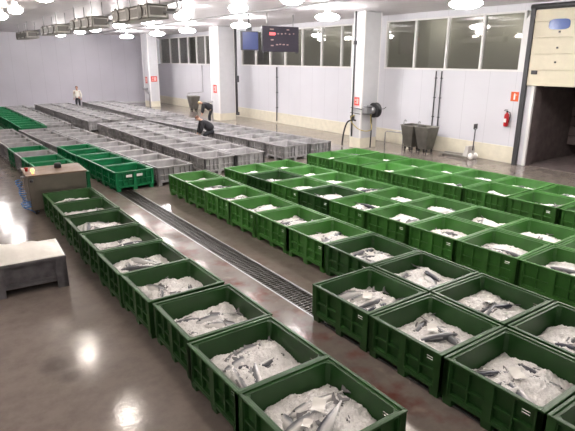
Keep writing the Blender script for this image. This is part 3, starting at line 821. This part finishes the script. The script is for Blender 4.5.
def smoothpts(P, n=6):
    out = []
    for i in range(len(P)-1):
        a,b_,c_,d_ = [Vector(P[max(0,min(len(P)-1,i+k))]) for k in (-1,0,1,2)]
        for k in range(n):
            t_ = k/n; out.append(.5*((2*b_)+(c_-a)*t_+(2*a-5*b_+4*c_-d_)*t_*t_+(3*b_-a-3*c_+d_)*t_**3))
    return out+[Vector(P[-1])]
tube(bm, smoothpts(P0), .02); tag(fin('hose', bm, M['yellow']), 'yellow hose looping from the reel to the pillar pipe', 'hose')
bm = BM(); tube(bm, smoothpts([(15.53,16.72,1.2),(15.45,16.85,1.22),(15.42,17.15,1.1),(15.42,17.35,.7),(15.42,17.45,.2),(15.42,17.45,.03)]), .035)
tag(fin('hose', bm, M['black']), 'black hose arching down at the pillar edge left of the sign', 'hose')
bm = BM(); tube(bm, [(15.53,16.98,.5),(15.53,16.98,4.4),(15.53,16.98,CZ)], .03)
box(bm, 15.48,15.6,16.90,17.06,1.25,1.40); box(bm, 15.5,15.6,16.92,17.04,4.35,4.5); tube(bm, [(15.54,16.4,1.7),(15.54,17.1,1.74)], .018); tube(bm, [(15.54,16.5,1.5),(15.54,17.1,1.52)], .018)
tag(fin('pillar_pipe', bm, M['dkgrey']), 'dark vertical pipe running up the hose reel pillar', 'pipe')
bm = BM(); tube(bm, [(16.82,29.3,.3),(16.82,29.3,CZ)], .08); box(bm, 16.76,16.92,29.12,29.25,2.35,2.75); box(bm, 16.76,16.9,29.12,29.25,.3,.5)
tag(fin('pillar_pipe', bm, M['dkgrey']), 'thick dark pipe at the edge of the middle pillar', 'pipe')
bm = BM(); tube(bm, [(15.3,29.75,0),(15.3,29.75,1.0),(15.3,29.85,1.12),(15.3,30.3,1.12)], .045); tube(bm, [(15.3,30.2,1.12),(15.6,30.2,1.12)], .04)
tag(fin('stand_pipe', bm, M['galv']), 'grey bent standpipe beside the middle pillar', 'pipe')
bm = BM(); tube(bm, [(15.5,41.0,0),(15.5,41.0,1.0),(15.5,41.3,1.1)], .06); box(bm, 15.45,15.6,41.5,42.3,1.3,1.5)
tag(fin('stand_pipe', bm, M['galv']), 'grey pipe stub at the foot of the farthest pillar', 'pipe')

# monitors
t = tag(empty('display_board', (13.8,20.0,4.6)), 'large black electronic board with red digits hung from the ceiling', 'display')
bm = BM(); box(bm, -.98,.98,-.05,.08,-.54,.54); fin('casing', bm, M['board'], t, bevel=.02)
bm = BM()
for k in range(4): box(bm, -.62+k*.075,-.56+k*.075,-.06,-.05,.16,.28)
box(bm, -.5,-.3,-.061,-.051,.19,.25)
fin('red_digits', bm, M['led'], t)
bm = BM()
for (x,z,w_) in ((-.2,.20,.08),(0,.20,.07),(.2,.22,.07),(.42,.2,.08),(.65,.22,.07),(-.55,-.06,.14),(-.55,-.30,.14),(-.28,-.26,.12),(-.1,-.24,.1),(.08,-.25,.12),(.3,-.26,.1),(-.6,.38,.2),(.3,.38,.14)):
    box(bm, x,x+w_,-.058,-.05,z,z+.05)
fin('dim_digits', bm, M['dimled'], t)
for x in (-.7,.7):
    bm = BM(); tube(bm, [(x,.02,.54),(x,.02,CZ-4.6)], .02); fin('hanger', bm, M['galv'], t)
for x in (-.9,.9):
    bm = BM(); box(bm, x-.05,x+.05,-.04,.06,-.6,-.54); fin('bracket', bm, M['dkgrey'], t)
t = tag(empty('monitor', (12.2,20.0,4.5)), 'small blue-lit screen hung left of the electronic board', 'monitor')
bm = BM(); box(bm, -.42,.42,-.04,.10,-.39,.39); fin('casing', bm, M['board'], t, bevel=.02)
bm = BM(); box(bm, -.38,.38,-.047,-.04,-.35,.35); fin('screen', bm, M['screen'], t)
bm = BM(); box(bm, -.12,.12,.02,.12,.39,.55); tube(bm, [(0,.07,.5),(0,.07,CZ-4.5)], .03); fin('bracket', bm, M['dkgrey'], t)

# ------------------------------------------------------------------ coolers under the ceiling
def cooler(y0, L_, lab, x0=5.5, w_=.62, h=.38, big=False):
    zt = 5.17
    t = tag(empty('ceiling_cooler', (x0, y0, zt)), lab, 'cooler', 'ceiling evaporator coolers')
    bm = BM(); box(bm, 0,w_,0,L_,-.07,0); box(bm, 0,w_,0,L_,-h,-h+.06)
    box(bm, 0,.06,0,L_,-h,0); box(bm, w_-.06,w_,0,L_,-h,0); box(bm,0,w_,0,.04,-h,0); box(bm,0,w_,L_-.04,L_,-h,0)
    fin('casing', bm, M['evap'], t, bevel=.02)
    bm = BM(); box(bm, -.012,.0,.08,L_-.08,-h+.08,-.09); fin('coil_panel', bm, M['fan'], t)
    bm = BM(); box(bm, .08,w_-.08,-.012,0,-h+.09,-.08); fin('end_panel', bm, M['fan'], t)
    n = 3
    for k in range(n):
        yy = L_*(k+.5)/n; bm = BM(); lathe(bm, [(.19,-.012),(.20,-.03),(.17,-.035),(.05,-.03),(.01,-.02)], (0,yy,-h/2), 18, 'x'); fin('fan_ring', bm, M['fan'], t)
    for yy in (.3,L_-.3):
        for x in (.12,w_-.12):
            bm = BM(); tube(bm, [(x,yy,0),(x,yy,CZ-5.17)], .015); fin('hanger', bm, M['galv'], t)
    bm = BM(); tube(bm, [(w_*.8,.1,-.15),(w_+.15,-.1,-.15),(w_+.2,-.15,-.05),(w_+.2,-.15,.26)], .04); tube(bm, [(w_*.6,.1,-.2),(w_+.1,-.2,-.22),(w_+.3,-.2,-.1),(w_+.3,-.2,.26)], .03); fin('pipe', bm, M['galv'], t)
cooler(14.3, 3.0, 'ceiling cooler nearest the camera, a long cream casing')
cooler(19.6, 3.0, 'second ceiling cooler from the camera in the row of four')
cooler(25.1, 3.2, 'third ceiling cooler from the camera in the row of four')
cooler(32.0, 3.4, 'farthest ceiling cooler, smallest in view')
# ceiling rails
for x in (7.9,12.2):
    bm = BM(); box(bm, x-.05,x+.05,-2,FY-.2,CZ-.07,CZ-.0)
    tag(fin('ceiling_rail', bm, M['galv']), 'long metal rail under the ceiling, %s' % ('beside the coolers' if x < 9 else 'nearer the pillars'), 'rail', 'ceiling rails')

# ------------------------------------------------------------------ lamps
def lamp_meshes():
    def mk(n, bm, m): 
        x = bpy.data.meshes.new(n); bm.normal_update(); bm.to_mesh(x); bm.free(); x.materials.append(m); return x
    bm = BM(); lathe(bm, [(.10,.12),(.11,.14),(.10,.20),(.09,.26),(.03,.28)], (0,0,0), 20); hs = mk('housing', bm, M['housing'])
    bm = BM(); tube(bm, [(0,0,.25),(0,0,CZ-5.30)], .012); hg = mk('hanger', bm, M['galv'])
    dif = {}
    for k, m_ in (('cool',LAMP_COOL),('mid',LAMP_MID),('warm',LAMP_WARM)):
        bm = BM(); lathe(bm, [(.06,-.12),(.17,-.11),(.26,-.07),(.31,-.01),(.30,.04),(.22,.10),(.10,.13)], (0,0,0), 20); dif[k] = mk('diffuser', bm, m_)
    return hs, hg, dif
HS, HG, DIF = lamp_meshes()
def lamp(x, y, k, lab, sc=1):
    r = tag(empty('ceiling_lamp', (x,y,5.28)), lab, 'lamp', 'round ceiling lamps')
    for n, me in (('housing',HS),('hanger',HG),('diffuser',DIF[k])): link(bpy.data.objects.new(n, me), r)
    if sc != 1:
        for c_ in r.children:
            if c_.name.split('.')[0] == 'diffuser': c_.scale = (sc,sc,1)
rows = {
 'added unseen row beyond the left frame': (-2.4, [(0.5,'warm'),(4.4,'warm'),(8.3,'warm'),(12.2,'warm'),(16.1,'warm'),(21,'warm'),(27,'warm')]),  # out-of-view lamps added to brighten the left foreground and the tub ice
 'row over the far left bins': (3.25, [(.1,'warm'),(4.0,'warm'),(7.9,'warm'),(11.8,'warm'),(15.7,'warm'),(20.3,'warm'),(23.6,'warm'),(28.5,'mid'),(33.5,'mid')]),
 'middle row': (8.8, [(3.6,'warm'),(7.6,'warm'),(12.2,'cool'),(15.1,'mid'),(19.3,'mid'),(22.9,'mid'),(26.6,'mid'),(30.8,'mid'),(34.0,'mid'),(39,'mid')]),
 'row nearest the pillars': (13.35, [(5.8,'mid'),(10.0,'cool'),(16.2,'cool'),(22.7,'cool'),(28.7,'cool'),(33.2,'cool'),(39,'cool')]),
}
for nm, (x, ys) in rows.items():
    for i, (y, k) in enumerate(ys):
        lamp(x, y, k, 'round glowing ceiling lamp, %s in the %s' % (ORD[i], nm), 1.5 if x > 13 else (.75 if x < 4 else 1))

for i, y in enumerate((13.0,16.6,21.0,24.5,28.5,36.0,41.0)):  # unseen fill lights, added so the corridor behind the panes looks brighter
    o = bpy.data.lights.new('gallery_fill', 'POINT'); o.energy = 20 if y < 20 else (15 if y < 30 else 6); o.color = (1,.95,.85); o.shadow_soft_size = .15
    q = bpy.data.objects.new('gallery_fill', o); link(q); q.location = (WX+1.6, y, 5.3)
# ------------------------------------------------------------------ people
def skin(name, chains, m, parent=None, sub=2, root=0):
    verts, edges, rad, idx = [], [], [], {}
    for ch in chains:
        prev = None
        for p, r in ch:
            key = tuple(round(c, 4) for c in p)
            if key not in idx: idx[key] = len(verts); verts.append(p); rad.append(r)
            if prev is not None and prev != idx[key]: edges.append((prev, idx[key]))
            prev = idx[key]
    me = bpy.data.meshes.new(name); me.from_pydata(verts, edges, [])
    me.materials.append(m)
    o = bpy.data.objects.new(name, me); link(o, parent)
    s = o.modifiers.new('skin','SKIN'); s.use_smooth_shade = True
    for i, r in enumerate(rad):
        d_ = me.skin_vertices[0].data[i]
        d_.radius = r if isinstance(r, tuple) else (r, r); d_.use_root = (i == root)
    u = o.modifiers.new('sub','SUBSURF'); u.levels = sub; u.render_levels = sub
    return o
def person(loc, rz, J, lab, mats, grp=None, cap=None, bulk=1):
    t = tag(empty('person', loc, rz), lab, 'person', grp)
    V3 = Vector
    P_ = {k: V3(v) for k,v in J.items()}
    pel, che, nec, hd = P_['pelvis'], P_['chest'], P_['neck'], P_['head']
    chains = [[(tuple(pel),(.15,.12)),(tuple((pel+che)/2),(.13,.11)),(tuple(che),(.16,.11)),(tuple(nec),.058),(tuple(nec+(hd-nec)*.45),.055),(tuple(hd-(hd-nec).normalized()*.03),.085),(tuple(hd+(hd-nec).normalized()*.07),.08)]]
    cl_arm, cl_leg = [], []
    for s in ('L','R'):
        sg = 1 if s == 'L' else -1
        sh, el, wr, hi, kn, an = [P_[k+s] for k in ('sh','el','wr','hip','kn','an')]
        chains.append([(tuple(che),(.16,.11)),(tuple(sh),.062),(tuple((sh+el)/2),.05),(tuple(el),.042),(tuple(wr),.028)])
        hd_dir = (wr-el).normalized()
        side = V3((0,1,0)); side = (side-hd_dir*side.dot(hd_dir)).normalized(); nrm = hd_dir.cross(side)
        palm = wr+hd_dir*.06
        chains.append([(tuple(wr),.028),(tuple(palm),(.036,.018))])
        for k, (off, ln) in enumerate(((-.03,.065),(-.01,.08),(.01,.075),(.03,.06))):
            b0 = palm+side*off*.8+hd_dir*.02; b1 = palm+side*off+hd_dir*(.03+ln*.5)+nrm*.01; b2 = palm+side*off+hd_dir*(.03+ln*.8)+nrm*.035
            chains.append([(tuple(palm),(.036,.018)),(tuple(b0),.010),(tuple(b1),.009),(tuple(b2),.008)])
        th = palm-hd_dir*.02-side*.035*sg
        chains.append([(tuple(palm),(.036,.018)),(tuple(th),.011),(tuple(th-side*.02*sg+hd_dir*.03+nrm*.01),.009)])
        ft = an+V3((.12,0,-.055))
        chains.append([(tuple(pel),(.15,.12)),(tuple(hi),.085),(tuple((hi+kn)/2),.075),(tuple(kn),.056),(tuple((kn+an)/2),.052),(tuple(an),.036),(tuple(ft),.032)])
        cl_arm.append([(tuple(che),(.205,.16)),(tuple(sh),.10),(tuple((sh+el)/2),.082),(tuple(el),.074),(tuple(el+(wr-el)*.9),.056)])
        cl_leg.append([(tuple(pel),(.165,.135)),(tuple(hi),.10),(tuple((hi+kn)/2),.09),(tuple(kn),.072),(tuple((kn+an)/2),.068),(tuple(an+(kn-an)*.12),.06)])
        b = skin('boot', [[(tuple(an+(kn-an)*.35),.062),(tuple(an),.052),(tuple(an+V3((.05,0,-.045))),.045),(tuple(ft+V3((.05,0,0))),.040)]], M['boots'], t, 2)
    body = skin('body', chains, M['skin'], t, 2)
    skin('upper_garment', [[(tuple(pel-(che-pel)*.18),(.19*bulk,.17*bulk)),(tuple((pel+che)/2),(.20*bulk,.17*bulk)),(tuple(che),(.205,.16)),(tuple(che+(nec-che)*.7),.10)]]+cl_arm, mats[0], t, 2)
    skin('trousers', [[(tuple(pel),(.165,.135)),(tuple(pel+(che-pel)*.15),(.155,.13))]]+cl_leg, mats[1], t, 2)
    # hair cap, nose, ears, eyes
    up = (hd-nec).normalized(); fw = P_['face'].normalized(); sd = up.cross(fw).normalized()
    bm = BM(); bmesh.ops.create_uvsphere(bm, u_segments=16, v_segments=10, radius=.097)
    bmesh.ops.delete(bm, geom=[v for v in bm.verts if v.co.z < -.02+.035*(v.co.x/.09)], context='VERTS')
    bmesh.ops.solidify(bm, geom=bm.faces[:], thickness=.01)
    o = fin('hair' if not cap else 'cap', bm, cap or M['hair'], t, smooth=True)
    o.matrix_local = Matrix.Translation(hd+up*.045-fw*.01) @ Matrix((fw,sd,up)).transposed().to_4x4()
    bm = BM(); bmesh.ops.create_cone(bm, segments=8, radius1=.018, radius2=.006, depth=.04, cap_ends=True)
    o = fin('nose', bm, M['skin'], t, smooth=True); o.matrix_local = Matrix.Translation(hd+fw*.095) @ fw.to_track_quat('Z','Y').to_matrix().to_4x4()
    for s in (-1,1):
        bm = BM(); bmesh.ops.create_uvsphere(bm, u_segments=8, v_segments=6, radius=.022)
        o = fin('ear', bm, M['skin'], t, smooth=True); o.location = hd+sd*s*.088; o.scale = (.8,.5,1.2)
        bm = BM(); bmesh.ops.create_uvsphere(bm, u_segments=8, v_segments=6, radius=.010)
        o = fin('eye', bm, M['eye'], t, smooth=True); o.location = hd+fw*.082+sd*s*.03+up*.02
    bm = BM(); box(bm, -.004,.004,-.025,.025,-.005,.005); o = fin('mouth', bm, mat('lips',(.35,.12,.1),.5), t); 
    o.matrix_local = Matrix.Translation(hd+fw*.085-up*.045) @ Matrix((fw,sd,up)).transposed().to_4x4()
    return t
stand = dict(pelvis=(0,0,.95), chest=(.0,0,1.32), neck=(.0,0,1.50), head=(.02,0,1.66), face=(1,0,0),
  shL=(0,.19,1.42), shR=(0,-.19,1.42), elL=(-.03,.27,1.15), elR=(-.05,-.27,1.15), wrL=(.06,.28,.92), wrR=(.04,-.26,.92),
  hipL=(0,.10,.90), hipR=(0,-.10,.90), knL=(.02,.11,.50), knR=(.03,-.12,.50), anL=(0,.12,.10), anR=(0,-.13,.10))
bend = dict(pelvis=(-.12,0,.98), chest=(.22,0,1.20), neck=(.36,0,1.28), head=(.48,0,1.28), face=(.55,0,-.83),
  shL=(.30,.19,1.22), shR=(.30,-.19,1.22), elL=(.34,.23,.94), elR=(.36,-.23,.94), wrL=(.40,.17,.70), wrR=(.42,-.15,.70),
  hipL=(-.12,.11,.92), hipR=(-.12,-.11,.92), knL=(.04,.12,.52), knR=(-.02,-.13,.52), anL=(-.02,.13,.10), anR=(-.06,-.13,.10))
crouch = dict(pelvis=(-.22,0,.72), chest=(.12,0,1.00), neck=(.24,0,1.12), head=(.34,0,1.18), face=(.75,0,-.66),
  shL=(.18,.20,1.04), shR=(.18,-.20,1.04), elL=(.24,.25,.78), elR=(.26,-.25,.78), wrL=(.33,.18,.55), wrR=(.36,-.16,.54),
  hipL=(-.22,.11,.66), hipR=(-.22,-.11,.66), knL=(.14,.15,.50), knR=(.10,-.16,.46), anL=(-.14,.14,.10), anR=(-.18,-.14,.10))
person((9.95,41.0,0), -2.2, stand, 'person in a white short shirt and dark trousers standing by the far wall', (M['shirt'],M['trouser']), None, None, .85)
pb = person((13.85,27.35,0), math.radians(158), bend, 'person in a dark jacket and pale cap bending over, behind the other worker', (M['jacket'],M['trouser']), 'workers bending over the grey bins', M['cap'], 1.3)
pc = person((10.34,20.75,0), math.radians(165), crouch, 'person in a black jacket crouching between the grey bins, in front', (M['jacket'],M['trouser']), 'workers bending over the grey bins', None, 1.25)

pc.scale = (1.06,)*3; pb.scale = (1.03,)*3
# ------------------------------------------------------------------ world, camera
w = bpy.data.worlds.new('hall_ambient'); S.world = w; w.use_nodes = True
w.node_tree.nodes['Background'].inputs[0].default_value = (.75,.72,.74,1); w.node_tree.nodes['Background'].inputs[1].default_value = .20
F, yaw, pit, roll, cz = 514.40, .618217, -.294377, .004066, 3.734
f = Vector((math.sin(yaw)*math.cos(pit), math.cos(yaw)*math.cos(pit), math.sin(pit)))
r = Vector((math.cos(yaw), -math.sin(yaw), 0)); u = r.cross(f)
r2 = r*math.cos(roll)+u*math.sin(roll); u2 = -r*math.sin(roll)+u*math.cos(roll)
cam = bpy.data.cameras.new('camera'); cam.sensor_width = 36; cam.lens = F*36/575; cam.clip_end = 200
co = bpy.data.objects.new('camera', cam); link(co)
co.matrix_world = Matrix.Translation((0,0,cz)) @ Matrix((r2,u2,-f)).transposed().to_4x4()
S.camera = co
S.view_settings.view_transform = 'Standard'; S.view_settings.look = 'None'; S.view_settings.gamma = 1; S.view_settings.use_curve_mapping = False
S.view_settings.exposure = 1.35
